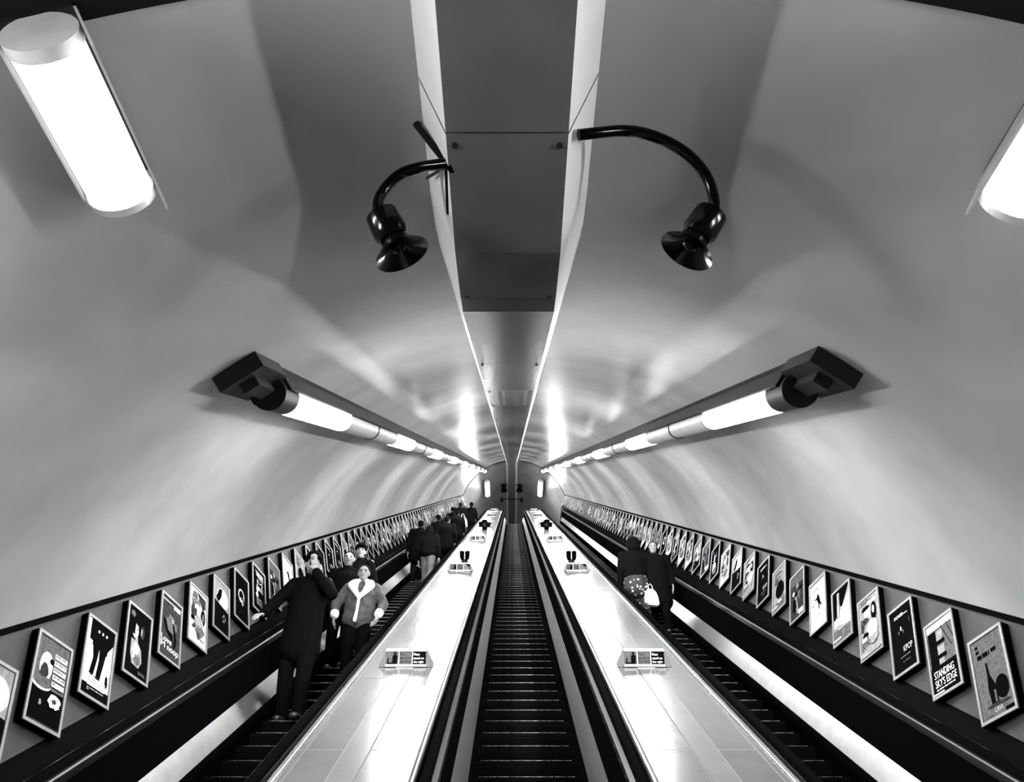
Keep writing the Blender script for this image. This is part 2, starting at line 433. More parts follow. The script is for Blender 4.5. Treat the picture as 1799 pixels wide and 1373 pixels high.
for cx, side, lab in ((0.0, 'mid', 'middle escalator with empty black steps between the two pale decks'),
                      (-2.266, 'left', 'left escalator carrying people down beside the left poster wall'),
                      (2.266, 'right', 'right escalator beside the right poster wall with two riders')):
    es = empty('escalator', Matrix.Translation((cx, YB_, 0)), lab, 'escalator', 'three parallel escalators')
    inv = es.matrix_world.inverted()
    def put(mb, name, m, smooth=False, parent=None):
        o = mb.build(name, m, es, smooth); o.matrix_parent_inverse = inv; return o
    for s in (-1, 1):
        X = lambda a: cx + s * a
        # heights here are above the deck plane (v = VD)
        mb = MB(); hp = [(cx + s * x, h) for x, h in handrail_prof(0.597, 0.664, 0.075)]
        sweep(mb, hp, dpath(0.6, 45.8)); put(mb, 'handrail', 'rubber', True)
        mb = MB(); sweep(mb, [(X(.565), .022), (X(.60), .030), (X(.60), -.02), (X(.565), -.03)], dpath()); put(mb, 'handrail_guide', 'chrome')
        mb = MB(); sweep(mb, [(X(.66), .026), (X(.668), .026), (X(.668), -.02), (X(.66), -.02)], dpath()); put(mb, 'handrail_guide', 'chrome')
        mb = MB(); sweep(mb, [(X(.57), -.03), (X(.70), -.02), (X(.70), -.06), (X(.60), -.08), (X(.59), VS + .3 - VD), (X(.57), -0.385)], dpath()); put(mb, 'balustrade_panel', 'black')
        mb = MB(); sweep(mb, [(X(.470), -.565), (X(.572), -.385), (X(.62), -.40), (X(.62), -.57)], dpath()); put(mb, 'skirt_deck', 'skirt')
        mb = MB(); sweep(mb, [(X(.470), -.56), (X(.62), -.56), (X(.62), -1.05), (X(.470), -1.05)], dpath()); put(mb, 'skirting', 'black')
        if cx and s * cx > 0:   # metal edging against the wall side
            for a in (0.69, 0.725):
                mb = MB(); sweep(mb, [(X(a), .0), (X(a + .003), .024), (X(a + .010), .024), (X(a + .013), .0)], dpath()); put(mb, 'edge_moulding', 'chrome')
            mb = MB(); sweep(mb, [(X(.66), .0), (X(.77), .0), (X(.77), -.1), (X(.66), -.1)], dpath()); put(mb, 'edge_panel', 'black')
    n = int((44.6 - 3.2) / PITCH)
    u_first = 44.6 - PITCH * NS
    for i in range(NS):
        o, mtx = make_step(es, u_first + PITCH * i)
        o.parent = es; o.matrix_parent_inverse = inv; o.matrix_world = Matrix.Translation((cx, 0, 0)) @ mtx
        o.matrix_basis = Matrix.Translation((cx, 0, 0)) @ mtx
    # lowest steps, flattening out to the comb
    mb = MB(); u = u_first - PITCH
    while u > 2.6:
        p = W(cx, u, VS)
        if p.z > 0.02: mb.box((cx - 0.47, p.y, p.z - 0.22), (cx + 0.47, p.y + 0.35, p.z))
        u -= PITCH
    o = put(mb, 'step', 'tread'); o['kind'] = 'stuff'
    mb = MB(); mb.box((cx - .47, 39.9, ZTOP), (cx + .47, 40.5, ZTOP + 0.012)); put(mb, 'comb_plate', 'skirt')
    mb = MB(); mb.box((cx - .47, 1.6, 0.0), (cx + .47, 2.14, 0.012)); put(mb, 'comb_plate', 'skirt')

# ------------------------------------------------------------------ text
_tc = {}
def text_mesh(s):
    if s in _tc: return _tc[s]
    c = bpy.data.curves.new('t', 'FONT'); c.body = s; c.resolution_u = 3
    o = bpy.data.objects.new('t', c); COL.objects.link(o)
    bpy.context.view_layer.update()
    dg = bpy.context.evaluated_depsgraph_get(); me = o.evaluated_get(dg).to_mesh()
    vs = [v.co.copy() for v in me.vertices]; fs = [tuple(p.vertices) for p in me.polygons]
    o.evaluated_get(dg).to_mesh_clear(); bpy.data.objects.remove(o); bpy.data.curves.remove(c)
    x0 = min(v.x for v in vs); x1 = max(v.x for v in vs); y0 = min(v.y for v in vs); y1 = max(v.y for v in vs)
    r = ([((v.x - x0) / (x1 - x0), (v.y - y0) / (y1 - y0)) for v in vs], fs); _tc[s] = r; return r
class Art:
    def __init__(s, w, h): s.mb = MB(); s.w = w; s.h = h; s.z = 0.0; s.lv = 0
    def P(s, pts, sh):
        s.lv += 1; z = 0.0004 * s.lv
        s.mb.poly([(x * s.w, y * s.h, z) for x, y in pts], sh)
    def rect(s, x0, y0, x1, y1, sh): s.P([(x0, y0), (x1, y0), (x1, y1), (x0, y1)], sh)
    def oval(s, cx, cy, rx, ry, sh, rot=0, n=20):
        c, q = math.cos(rot), math.sin(rot); a = s.w / s.h
        s.P([(cx + rx * math.cos(t) * c - ry / a * math.sin(t) * q, cy + rx * a * math.cos(t) * q + ry * math.sin(t) * c) for t in [2 * PI * k / n for k in range(n)]], sh)
    def blob(s, cx, cy, rx, ry, sh, seed=0, j=0.35, n=22):
        r = random.Random(seed); s.P([(cx + rx * (1 - j * r.random()) * math.cos(2 * PI * k / n), cy + ry * (1 - j * r.random()) * math.sin(2 * PI * k / n)) for k in range(n)], sh)
    def text(s, t, x0, y0, x1, y1, sh):
        vs, fs = text_mesh(t); s.lv += 1; z = 0.0004 * s.lv; n = len(s.mb.v)
        s.mb.v += [((x0 + vx * (x1 - x0)) * s.w, (y0 + vy * (y1 - y0)) * s.h, z) for vx, vy in vs]
        for f in fs: s.mb.f.append(tuple(n + i for i in f)); s.mb.m.append(sh)
    def bars(s, x0, y0, x1, y1, n, sh, seed=1, gaps=True):      # small unreadable print
        r = random.Random(seed); dy = (y1 - y0) / n
        for k in range(n):
            x = x0
            while x < x1 - 0.02:
                w = r.uniform(0.06, 0.2); e = min(x + w, x1); s.rect(x, y1 - dy * k - dy * .6, e, y1 - dy * k, sh); x = e + 0.025
                if r.random() < 0.18 and gaps: break
PW, PH = 0.375, 0.64
FB = 0.022
IW, IH = PW - 2 * FB, PH - 2 * FB
def art(kind):
    a = Art(IW, IH)
    bg = lambda sh: a.rect(0, 0, 1, 1, sh)
    if kind == 'chef':
        bg(2); a.oval(.34, .66, .2, .17, 5); a.blob(.3, .58, .16, .13, 1, 3); a.oval(.5, .74, .08, .035, 0); a.rect(0, 0, 1, .42, 0)
        a.oval(.28, .44, .3, .07, 4); a.oval(.3, .47, .3, .07, 2); a.blob(.3, .6, .14, .10, 1, 4)
        for k in range(5): a.rect(.55, .80 - .085 * k, .95, .86 - .085 * k, 4); a.bars(.57, .805 - .085 * k, .93, .85 - .085 * k, 1, 3, k)
        a.blob(.72, .3, .22, .09, 5, 9, .3); a.blob(.72, .3, .1, .04, 1, 2, .5); a.blob(.3, .22, .05, .04, 3, 5); a.rect(.02, .0, .98, .015, 1)
    elif kind == 'legs':
        bg(4); a.oval(.3, .55, .3, .4, 5); a.oval(.8, .5, .2, .3, 5); a.P([(.1, 1), (1, 1), (1, .82), (.78, .66), (.1, .72)], 0)
        a.P([(.22, .98), (.86, .98), (.8, .62), (.22, .66)], 0)
        a.P([(.24, .68), (.5, .68), (.46, .5), (.38, .28), (.22, .28), (.3, .5)], 0); a.P([(.5, .68), (.78, .68), (.7, .45), (.62, .24), (.46, .24), (.52, .5)], 0)
        for k in range(3): a.oval(.4 + .15 * k, .88, .03, .02, 5)
        a.blob(.87, .28, .07, .1, 0, 5, .3); a.rect(0, 0, 1, .14, 0); a.rect(.2, .13, .84, .245, 5); a.text('EXPERIENCE', .22, .15, .82, .225, 0)
        a.bars(.25, .25, .6, .27, 1, 1); a.bars(.2, .05, .8, .10, 2, 3)
    elif kind == 'portrait':
        bg(0); a.blob(.2, .9, .12, .06, 2, 3); a.oval(.36, .68, .13, .13, 4); a.oval(.30, .72, .16, .12, 0); a.P([(.36, .78), (.46, .74), (.5, .66), (.46, .58), (.38, .56), (.34, .64)], 4)
        a.oval(.43, .69, .03, .012, 0); a.P([(.38, .58), (.48, .58), (.5, .5), (.36, .5)], 3); a.oval(.66, .70, .09, .1, 1); a.oval(.62, .7, .03, .06, 3)
        a.P([(.2, .52), (.5, .5), (.66, .42), (.72, .25), (.6, .14), (.3, .16), (.2, .3)], 3); a.blob(.42, .38, .2, .16, 4, 6, .5); a.blob(.5, .25, .22, .1, 2, 7, .5); a.bars(.6, .05, .9, .1, 2, 2)
    elif kind == 'love':
        bg(1); a.rect(0, .93, 1, .95, 4); a.rect(.62, .88, .96, .95, 5); a.blob(.5, .55, .4, .22, 2, 4, .5); a.P([(.1, .6), (.24, .62), (.38, .46), (.6, .44), (.66, .3), (.5, .34), (.3, .4)], 0)
        a.P([(.58, .62), (.68, .6), (.84, .4), (.8, .26), (.68, .2), (.7, .4)], 0); a.oval(.6, .66, .06, .04, 3); a.rect(.0, .0, 1, .02, 0)
        a.text('Love', .06, .235, .58, .33, 5); a.text('M', .05, .13, .26, .22, 5); a.text('noop', .38, .09, .95, .19, 5)
    elif kind == 'collage':
        bg(4); a.blob(.3, .88, .18, .08, 2, 3); a.P([(.4, .97), (.95, .93), (.95, .75), (.75, .7), (.55, .85)], 1); a.bars(.12, .62, .6, .84, 5, 1, 5)
        a.rect(.08, .48, .4, .62, 1); a.rect(.08, .38, .28, .46, 0); a.oval(.78, .55, .13, .15, 0); a.oval(.78, .55, .06, .08, 2); a.oval(.55, .38, .25, .14, 3); a.blob(.62, .25, .3, .12, 2, 8, .5)
        a.bars(.45, .08, .92, .2, 3, 1, 7); a.blob(.25, .28, .14, .05, 1, 6, .5)
    elif kind == 'split':
        bg(3); a.oval(.6, .7, .4, .2, 4); a.P([(.15, .62), (.35, .84), (.55, .88), (.5, .7), (.3, .55)], 0); a.blob(.75, .7, .2, .16, 5, 4, .5); a.rect(0, 0, 1, .48, 0); a.P([(0, .48), (1, .48), (1, .42), (0, .56)], 0)
        a.blob(.68, .3, .14, .1, 3, 4, .6); a.blob(.68, .3, .08, .06, 0, 9, .4); a.rect(.05, .02, .9, .03, 1)
    elif kind == 'ring':
        bg(0); a.oval(.5, .55, .24, .15, 4); a.oval(.5, .55, .17, .11, 0); a.oval(.44, .45, .05, .05, 5); a.oval(.58, .42, .04, .07, 5); a.oval(.64, .46, .07, .1, 2); a.bars(.4, .2, .7, .22, 1, 1)
    elif kind == 'letter':
        bg(0); a.P([(.2, .95), (.9, .95), (.9, .78), (.7, .76), (.4, .8)], 3); a.rect(.3, .82, .85, .92, 4); a.text('M', .35, .6, .8, .74, 4); a.text('E', .42, .5, .85, .58, 5); a.oval(.35, .5, .08, .1, 4); a.oval(.33, .36, .1, .05, 5)
        a.bars(.25, .12, .75, .3, 6, 3, 3)
    elif kind == 'bottle':
        bg(2); a.bars(.12, .80, .82, .93, 2, 0, 4); a.bars(.15, .70, .55, .80, 1, 0, 5); a.bars(.6, .72, .8, .80, 1, 0, 6)
        a.P([(.36, .66), (.42, .66), (.44, .5), (.56, .36), (.58, .14), (.36, .12), (.32, .34), (.36, .5)], 0); a.oval(.74, .3, .2, .14, 0); a.rect(.5, .2, .7, .34, 0); a.rect(.48, .16, .54, .3, 2)
        a.oval(.55, .13, .36, .02, 1); a.text('CAVA', .4, .045, .66, .105, 4); a.rect(.72, .0, 1, .05, 0); a.bars(.1, .01, .4, .03, 1, 1)
    elif kind == 'skyline':
        bg(2); a.rect(.0, .90, .98, 1, 4); a.P([(.4, .9), (1, .9), (.95, .6), (.6, .5), (.4, .6)], 2); a.P([(.3, .86), (.6, .86), (.55, .72), (.3, .7)], 3); a.rect(.03, .26, .34, .88, 0); a.rect(.3, .66, .65, .72, 0)
        a.rect(.34, .52, .6, .64, 3); a.rect(.3, .46, .65, .52, 0); a.rect(.36, .38, .55, .46, 3); a.rect(0, 0, 1, .38, 0); a.P([(.55, .9), (.6, .9), (.9, .55), (.86, .55)], 1); a.P([(.75, .9), (.8, .9), (1, .65), (1, .6)], 1)
        a.text('STANDING', .1, .22, .84, .32, 5); a.text('SKY\'S EDGE', .1, .10, .9, .20, 5); a.bars(.12, .045, .9, .075, 1, 4); a.rect(.0, .01, .4, .03, 4)
    elif kind == 'kpop':
        bg(0); a.bars(.2, .84, .85, .9, 2, 4, 3); a.oval(.46, .66, .025, .035, 5); a.oval(.36, .61, .02, .03, 2); a.oval(.55, .6, .015, .03, 3); a.oval(.86, .72, .02, .05, 1)
        a.text('KPOP', .5, .28, .88, .37, 4); a.bars(.34, .20, .78, .22, 1, 3); a.bars(.42, .12, .75, .14, 1, 2); a.rect(.02, .0, .98, .01, 1)
    elif kind == 'fair':
        bg(3); a.bars(.1, .9, .7, .98, 2, 1, 3); a.rect(.45, .86, .9, .92, 5); a.blob(.35, .82, .22, .06, 0, 8, .3); a.P([(.25, .78), (.6, .8), (.56, .6), (.3, .66)], 5); a.oval(.76, .68, .14, .17, 0); a.oval(.74, .72, .06, .07, 4)
        a.bars(.08, .42, .5, .66, 6, 0, 5); a.oval(.66, .4, .28, .16, 4); a.blob(.3, .34, .2, .07, 0, 3, .4); a.rect(.12, .26, .36, .32, 5); a.blob(.65, .22, .32, .1, 3, 8, .5); a.bars(.1, .08, .5, .24, 4, 1, 9); a.rect(0, 0, 1, .07, 3)
    elif kind == 'angle':
        bg(3); a.P([(.0, 1), (1, 1), (.52, .62), (.3, .74), (0, .74)], 0); a.rect(.25, .5, .38, .95, 4); a.rect(.34, .5, .37, .9, 0); a.P([(0, .72), (.24, .9), (.2, .5), (0, .46)], 0)
        a.P([(.38, .56), (1, .86), (1, .24), (.4, .3)], 4); a.bars(.02, .3, .45, .46, 4, 5, 3); a.bars(.5, .5, .9, .62, 3, 5, 4, False); a.rect(0, 0, 1, .24, 2); a.rect(.3, .22, 1, .235, 4); a.rect(.55, .02, .57, .22, 3); a.rect(.0, .05, .45, .075, 5)
    elif kind == 'runner':
        bg(5); a.rect(0, .96, 1, .99, 2); a.bars(.1, .88, .7, .94, 2, 3, 2); a.bars(.2, .80, .6, .84, 1, 2, 5); a.oval(.52, .66, .06, .04, 0); a.P([(.44, .64), (.62, .64), (.68, .5), (.78, .42), (.72, .41), (.6, .48), (.62, .36), (.57, .36), (.54, .5), (.48, .54)], 0)
        a.P([(.46, .64), (.3, .62), (.3, .6), (.48, .59)], 0); a.oval(.2, .52, .04, .025, 1); a.oval(.32, .7, .03, .03, 3); a.blob(.5, .22, .4, .08, 4, 4, .4); a.bars(.5, .24, .9, .3, 2, 3); a.bars(.1, .05, .85, .12, 2, 4, 8)
    elif kind == 'stage':
        bg(1); a.P([(0, 1), (1, 1), (1, .75), (0, .8)], 2); a.P([(.1, .55), (.5, .6), (.9, .7), (.9, .62), (.4, .5)], 0); a.oval(.22, .6, .08, .05, 4); a.blob(.5, .72, .12, .08, 3, 4, .5); a.P([(.3, .5), (.45, .5), (.6, .1), (.45, .1)], 3)
        a.oval(.62, .5, .1, .1, 2); a.blob(.3, .3, .18, .2, 0, 5, .4); a.rect(.6, .05, .92, .15, 5); a.bars(.05, .8, .5, .84, 1, 2)
    elif kind == 'egg':
        bg(3); a.bars(.15, .62, .75, .92, 6, 1, 3); a.oval(.58, .44, .34, .2, 0); a.P([(0, .12), (1, .24), (1, 0), (0, 0)], 2); a.rect(.0, .08, .4, .11, 5); a.blob(.6, .16, .2, .04, 4, 5)
    return a.mb
KL = ['split', 'chef', 'legs', 'portrait', 'love', 'collage', 'split', 'ring', 'letter', 'stage', 'runner', 'egg']
KR = ['bottle', 'skyline', 'kpop', 'fair', 'angle', 'runner', 'stage', 'egg', 'kpop', 'fair', 'split', 'collage']
DESC = dict(chef='bowl of food and pale text', legs='dark striding legs over a white title band', portrait='long-haired sitter in a pale dress on black',
            love='word Love over dark dancers', collage='pale collage and a dark oval', split='light top and a black lower half', ring='pale ring on black',
            letter='white capitals on black', bottle='dark bottle and glass', skyline='the words Sky\'s Edge in white', kpop='thin white print on black',
            fair='busy pale collage of print', angle='slanting black shapes and pale lettering', runner='tiny dark leaping figure on white', stage='murky stage and white corner tag', egg='large black oval under small print')
art_data = {}
def art_mesh(kind):
    if kind not in art_data:
        o = art(kind).build('artwork', SH, None, fix=False); art_data[kind] = o.data; bpy.data.objects.remove(o)
    return art_data[kind]
fr_data = None
def frame_mesh():
    global fr_data
    if fr_data is None:
        mb = MB(); mb.box((0, 0, -0.055), (PW, PH, -0.004), 1)
        for lo, hi in (((0, 0), (PW, FB)), ((0, PH - FB), (PW, PH)), ((0, FB), (FB, PH - FB)), ((PW - FB, FB), (PW, PH - FB))):
            mb.box((lo[0], lo[1], -0.004), (hi[0], hi[1], 0.006), 0)
        o = mb.build('frame', ['frame', 'frameside']); fr_data = o.data; bpy.data.objects.remove(o)
    return fr_data
U3 = Vector((0, C30, S30)); V3 = Vector((0, -S30, C30))
ords = ['first', 'second', 'third', 'fourth', 'fifth', 'sixth', 'seventh', 'eighth', 'ninth', 'tenth', 'eleventh', 'twelfth', 'thirteenth', 'fourteenth', 'fifteenth', 'sixteenth', 'seventeenth', 'eighteenth']
for sgn, side, kinds in ((-1, 'left', KL), (1, 'right', KR)):
    e2 = Vector((sgn * (XB - XT), 0, 0)) + V3 * (VB - VT); e2.normalize()
    out = U3.cross(e2) * (1 if sgn > 0 else -1)
    if out.x * sgn > 0: out = -out
    th = math.radians(37.5)
    top = U3 * math.cos(th) + e2 * math.sin(th)       # near corner -> far corner along the top edge
    dn = -U3 * math.sin(th) + e2 * math.cos(th)       # down the upright edge
    for k in range(74):
        u0 = (5.375 - 0.612 if sgn < 0 else 5.60) + 0.613 * k
        if u0 > 50.4: break
        near = W(sgn * XT, u0, VT) + e2 * 0.05 + out * 0.058
        if sgn < 0: xl, org = top, near + dn * PH
        else: xl, org = -top, near + top * PW + dn * PH
        mtx = frame_mtx(org, xl, -dn, xl.cross(-dn))
        kind = kinds[k] if k < len(kinds) else random.Random(k * 3 + sgn).choice(['chef', 'collage', 'split', 'ring', 'letter', 'egg', 'kpop', 'stage', 'kpop', 'ring', 'portrait', 'love'])
        if k < 18: lab = f'{ords[k]} framed poster up the {side} wall: {DESC[kind]}'
        else: lab = f'small framed poster seen edge-on high up the {side} wall'
        p = empty('advert_poster', mtx, lab, 'poster', f'framed posters along the {side} wall')
        o = bpy.data.objects.new('frame', frame_mesh()); COL.objects.link(o); o.parent = p
        o = bpy.data.objects.new('artwork', art_mesh(kind)); COL.objects.link(o); o.parent = p; o.location = (FB, FB, -0.003)

# ------------------------------------------------------------------ things on the decks
def sign_at(sgn, u, lab):
    # local: x right, y up the slope, z square to the deck
    m = frame_mtx(W(sgn * 1.148, u, VD + 0.004), Vector((1, 0, 0)), U3, V3)
    t = empty('deck_sign', m, lab, 'sign', f'signs on the {"left" if sgn < 0 else "right"} deck')
    B, T, H, D = 0.262, 0.195, 0.155, 0.07
    ty = 0.05
    f = [(-B, 0, 0), (B, 0, 0), (T, ty, H), (-T, ty, H)]; bk = [(-B, D + .06, 0), (B, D + .06, 0), (T, ty + .03, H), (-T, ty + .03, H)]
    mb = MB(); mb.loft([[Vector(p) for p in f], [Vector(p) for p in bk]]); mb.build('plinth', 'signgrey', t)
    def fp(a, b, e):           # a across (-1..1 of T), b up 0..1, e lift off the face
        n = Vector((0, -H, ty)).normalized(); return Vector((a, ty * b, H * b)) + n * e
    def quad(a0, b0, a1, b1, e, mi, mb): mb.poly([fp(a0, b0, e), fp(a1, b0, e), fp(a1, b1, e), fp(a0, b1, e)], mi)
    mb = MB(); mb.loft([[fp(-T, .88, 0), fp(T, .88, 0), fp(T, 1, 0), fp(-T, 1, 0)], [fp(-T, .88, .008), fp(T, .88, .008), fp(T, 1, .008), fp(-T, 1, .008)]])
    mb.loft([[fp(-T, .03, 0), fp(T, .03, 0), fp(T, .14, 0), fp(-T, .14, 0)], [fp(-T, .03, .008), fp(T, .03, .008), fp(T, .14, .008), fp(-T, .14, .008)]])
    mb.build('rail', 'white', t)
    mb = MB()
    quad(-T, .15, -.07, .87, .002, 1, mb); quad(-.068, .15, .058, .87, .002, 1, mb); quad(.065, .13, T - .004, .88, .002, 0, mb)
    quad(-.072, .15, -.064, .87, .003, 2, mb); quad(.058, .15, .065, .87, .003, 2, mb)
    # standing figure and case
    n = 14
    mb.poly([fp(-.105 + .011 * math.cos(2 * PI * k / n), .76 + .075 * math.sin(2 * PI * k / n), .004) for k in range(n)], 0)
    mb.poly([fp(-.128, .2, .004), fp(-.086, .2, .004), fp(-.082, .6, .004), fp(-.094, .68, .004), fp(-.118, .68, .004), fp(-.13, .6, .004)], 0)
    mb.poly([fp(-.18, .2, .004), fp(-.165, .2, .004), fp(-.167, .5, .004), fp(-.178, .5, .004)], 0); mb.poly([fp(-.18, .18, .004), fp(-.09, .18, .004), fp(-.09, .25, .004), fp(-.18, .25, .004)], 0)
    def tx(s, a0, b0, a1, b1, mi):
        vs, fs = text_mesh(s); k0 = len(mb.v); mb.v += [tuple(fp(a0 + x * (a1 - a0), b0 + y * (b1 - b0), .0045)) for x, y in vs]
        for q in fs: mb.f.append(tuple(k0 + i for i in q)); mb.m.append(mi)
    tx('Please', .074, .64, .13, .78, 2); tx('stand on', .074, .43, .172, .56, 2); tx('the right', .074, .19, .172, .35, 2)
    tx('Please', -.06, .66, .0, .78, 0); tx('stand on', -.06, .45, .045, .57, 0); tx('the right', -.06, .22, .045, .36, 0)
    mb.build('face_plate', ['g0', 'g2', 'white'], t, fix=False)
    return t
for sgn, side in ((-1, 'left'), (1, 'right')):
    for u, w in ((7.55, 'largest and nearest stand-on-the-right sign'), (15.3, 'second sign, just below the black post,'), (22.9, 'third sign, below the black cross,'),
                 (30.4, 'fourth sign, just above the black cross,'), (37.9, 'fifth sign, near the head of the deck,'), (44.2, 'topmost sign at the head of the deck,')):
        sign_at(sgn, u, f'{w} on the {side} deck')
    # black post with two-leaf head
    m = frame_mtx(W(sgn * 1.12, 16.3, VD + 0.004), Vector((1, 0, 0)), Vector((0, 1, 0)), Vector((0, 0, 1)))
    m = frame_mtx(W(sgn * 1.12, 16.3, VD + 0.002), Vector((1, 0, 0)), U3, V3)
    t = empty('deck_post', m, f'short black post with two-part head on the {side} deck', 'post', 'black posts on the decks')
    mb = MB(); mb.box((-.065, -.05, 0), (.065, .05, .13)); mb.build('stem', 'cap', t)
    mb = MB()
    for q in (-1, 1):
        pts = [(q * .010, .12), (q * .010, .30), (q * .098, .30), (q * .105, .20), (q * .088, .13), (q * .06, .12)]
        mb.loft([[Vector((x, -.06, z)) for x, z in pts], [Vector((x, .05, z)) for x, z in pts]])
    mb.build('head', 'rubber', t)
    mb = MB(); mb.box((-.009, -.055, .14), (.009, .05, .31)); mb.build('strip', 'white', t)
    # black cross-shaped unit
    m = frame_mtx(W(sgn * 1.12, 27.9, VD + 0.002), Vector((1, 0, 0)), U3, V3)
    t = empty('deck_cross', m, f'black cross-shaped unit standing on the {side} deck', 'marker', 'black crosses on the decks')
    mb = MB()
    pts = [(-.09, 0), (.09, 0), (.09, .10), (.2, .10), (.215, .17), (.2, .27), (.11, .27), (.11, .36), (-.07, .38), (-.1, .30), (-.21, .28), (-.215, .15), (-.19, .10), (-.09, .10)]
    mb.loft([[Vector((x, -.05, z)) for x, z in pts], [Vector((x, .05, z)) for x, z in pts]]); mb.build('body', 'rubber', t)
    mb = MB(); mb.tube([(0, -.07, .19), (0, -.05, .19)], .07, 16); mb.build('hub', 'cap', t, True)

# ------------------------------------------------------------------ hanging horn speakers
def speaker(pts, axis, lab, base, s=1.0, grp='horn speakers below the crown', struts=()):
    """pts: arm from the duct to the back of the horn, x across, y along, z up, relative to base"""
    t = empty('horn_speaker', Matrix.Translation(base), lab, 'loudspeaker', grp)
    P = [Vector(p) for p in pts]; sm = []
    for i in range(len(P) - 1):
        a, b, c, d = P[max(i - 1, 0)], P[i], P[i + 1], P[min(i + 2, len(P) - 1)]
        for k in range(4):
            q = k / 4; sm.append(0.5 * (2 * b + (c - a) * q + (2 * a - 5 * b + 4 * c - d) * q * q + (3 * b - a - 3 * c + d) * q ** 3))
    mb = MB(); mb.tube(sm + [P[-1]], 0.025 * s, 10); mb.build('arm', 'speaker', t, True)
    axis = Vector(axis).normalized(); top = P[-1]
    a = axis.cross(Vector((0, 1, 0))).normalized(); b = axis.cross(a)
    def ring(dist, r, n=28): return [top + axis * dist * s + (a * math.cos(2 * PI * j / n) + b * math.sin(2 * PI * j / n)) * r * s for j in range(n)]
    mb = MB(); mb.loft([ring(-.09, .05), ring(-.09, .072), ring(.01, .076), ring(.04, .06)]); mb.build('driver', 'speaker', t, True)
    mb = MB(); mb.loft([ring(.04, .050), ring(.06, .062), ring(.09, .085), ring(.115, .108), ring(.125, .120), ring(.120, .112), ring(.10, .080), ring(.07, .045), ring(.05, .02)])
    mb.build('horn', 'speaker', t, True)
    mb = MB(); mb.loft([ring(.055, .01), ring(.06, .035), ring(.10, .03), ring(.112, .008)]); mb.build('bullet', 'speaker', t, True)
    for p, q, r in struts:
        mb = MB(); mb.tube([p, q], r, 8); mb.build('strut', 'speaker', t, True)
    return t
Z0 = CAM.z
RA_ = [(.30, 1.925, 2.78), (.37, 1.93, 2.80), (.51, 1.953, 2.85), (.636, 1.981, 2.85), (.76, 2.019, 2.80), (.846, 2.07, 2.73), (.885, 2.12, 2.65), (.885, 2.16, 2.57), (.825, 2.19, 2.49)]
LA_ = [(-.255, 2.053, 2.76), (-.379, 2.095, 2.79), (-.48, 2.123, 2.77), (-.555, 2.16, 2.68), (-.555, 2.18, 2.58), (-.50, 2.20, 2.49)]
speaker(RA_, (-.55, .25, -.80), 'black horn loudspeaker on a long curved arm right of the duct', (DX, 0, Z0))
speaker(LA_, (.45, .25, -.86), 'black horn loudspeaker on a short strutted arm left of the duct', (DX, 0, Z0),
        struts=[((-.44, 2.12, 3.17), (-.235, 2.05, 2.72), .022), ((-.26, 2.06, 2.75), (-.385, 2.30, 2.98), .008), ((-.26, 2.06, 2.75), (-.275, 2.36, 2.80), .014)])
zt = QT[1] + 0.48
for yy, nm in ((47.6, 'lower'),):
    for sgn, side in ((-1, 'left'), (1, 'right')):
        speaker([(sgn * .3, 0, .1), (sgn * .6, 0, .15), (sgn * .75, 0, 0), (sgn * .55, 0, -.15)], (0, -.3, -1), f'tiny dark horn loudspeaker {side} of the duct over the upper landing', (DX, yy, zt + .45), 2.0, 'small horn speakers far above')
t = empty('cross_bar', Matrix.Translation((DX, 49.4, zt + .38)), 'thin dark bar crossing under the duct over the upper landing', 'bar')
mb = MB(); mb.tube([(-.75, 0, 0), (.75, 0, 0)], .04, 8); mb.build('rod', 'speaker', t)
for s in (-1, 1):
    mb = MB(); mb.tube([(s * .72, 0, .08), (s * .72, 0, -.2)], .1, 10); mb.build('drop', 'speaker', t)

# ------------------------------------------------------------------ people
def remesh(parts_mb, voxel, name, mats, parent, smooth_it=4, paint=None):
    me = bpy.data.meshes.new('tmp'); me.from_pydata(parts_mb.v, [], parts_mb.f)
    b = bmesh.new(); b.from_mesh(me); bmesh.ops.recalc_face_normals(b, faces=b.faces); b.to_mesh(me); b.free()
    o = bpy.data.objects.new('tmp', me); COL.objects.link(o)
    md = o.modifiers.new('r', 'REMESH'); md.mode = 'VOXEL'; md.voxel_size = voxel
    ms = o.modifiers.new('s', 'SMOOTH'); ms.factor = 0.5; ms.iterations = smooth_it
    bpy.context.view_layer.update()
    dg = bpy.context.evaluated_depsgraph_get()
    nm = bpy.data.meshes.new_from_object(o.evaluated_get(dg)); nm.name = name
    bpy.data.objects.remove(o); bpy.data.meshes.remove(me)
    for m in mats: nm.materials.append(M[m])
    nm.polygons.foreach_set('use_smooth', [True] * len(nm.polygons))
    if paint:
        for p in nm.polygons: p.material_index = paint(p.center)
    ob = bpy.data.objects.new(name, nm); COL.objects.link(ob); ob.parent = parent
    return ob
def cap(mb, p0, p1, r0, r1, sx=1.0, seg=14):
    """tapered rounded limb; sx widens it across x"""
    p0, p1 = Vector(p0), Vector(p1); t = (p1 - p0); L = t.length; t.normalize()
    ref = Vector((1, 0, 0)) if abs(t.x) < 0.9 else Vector((0, 1, 0))
    a = (ref - t * ref.dot(t)).normalized(); b = t.cross(a); rings = []
    for k in range(4): ang = PI / 2 * (k + .35) / 4; rings.append((p0 - t * r0 * math.cos(ang), r0 * math.sin(ang)))
    rings.append((p0, r0)); rings.append((p1, r1))
    for k in range(4): ang = PI / 2 * (k + .8) / 4.2; rings.append((p1 + t * r1 * math.sin(ang), max(r1 * math.cos(ang), .001)))
    mb.loft([[c + (a * math.cos(2 * PI * j / seg) * sx + b * math.sin(2 * PI * j / seg)) * r for j in range(seg)] for c, r in rings])
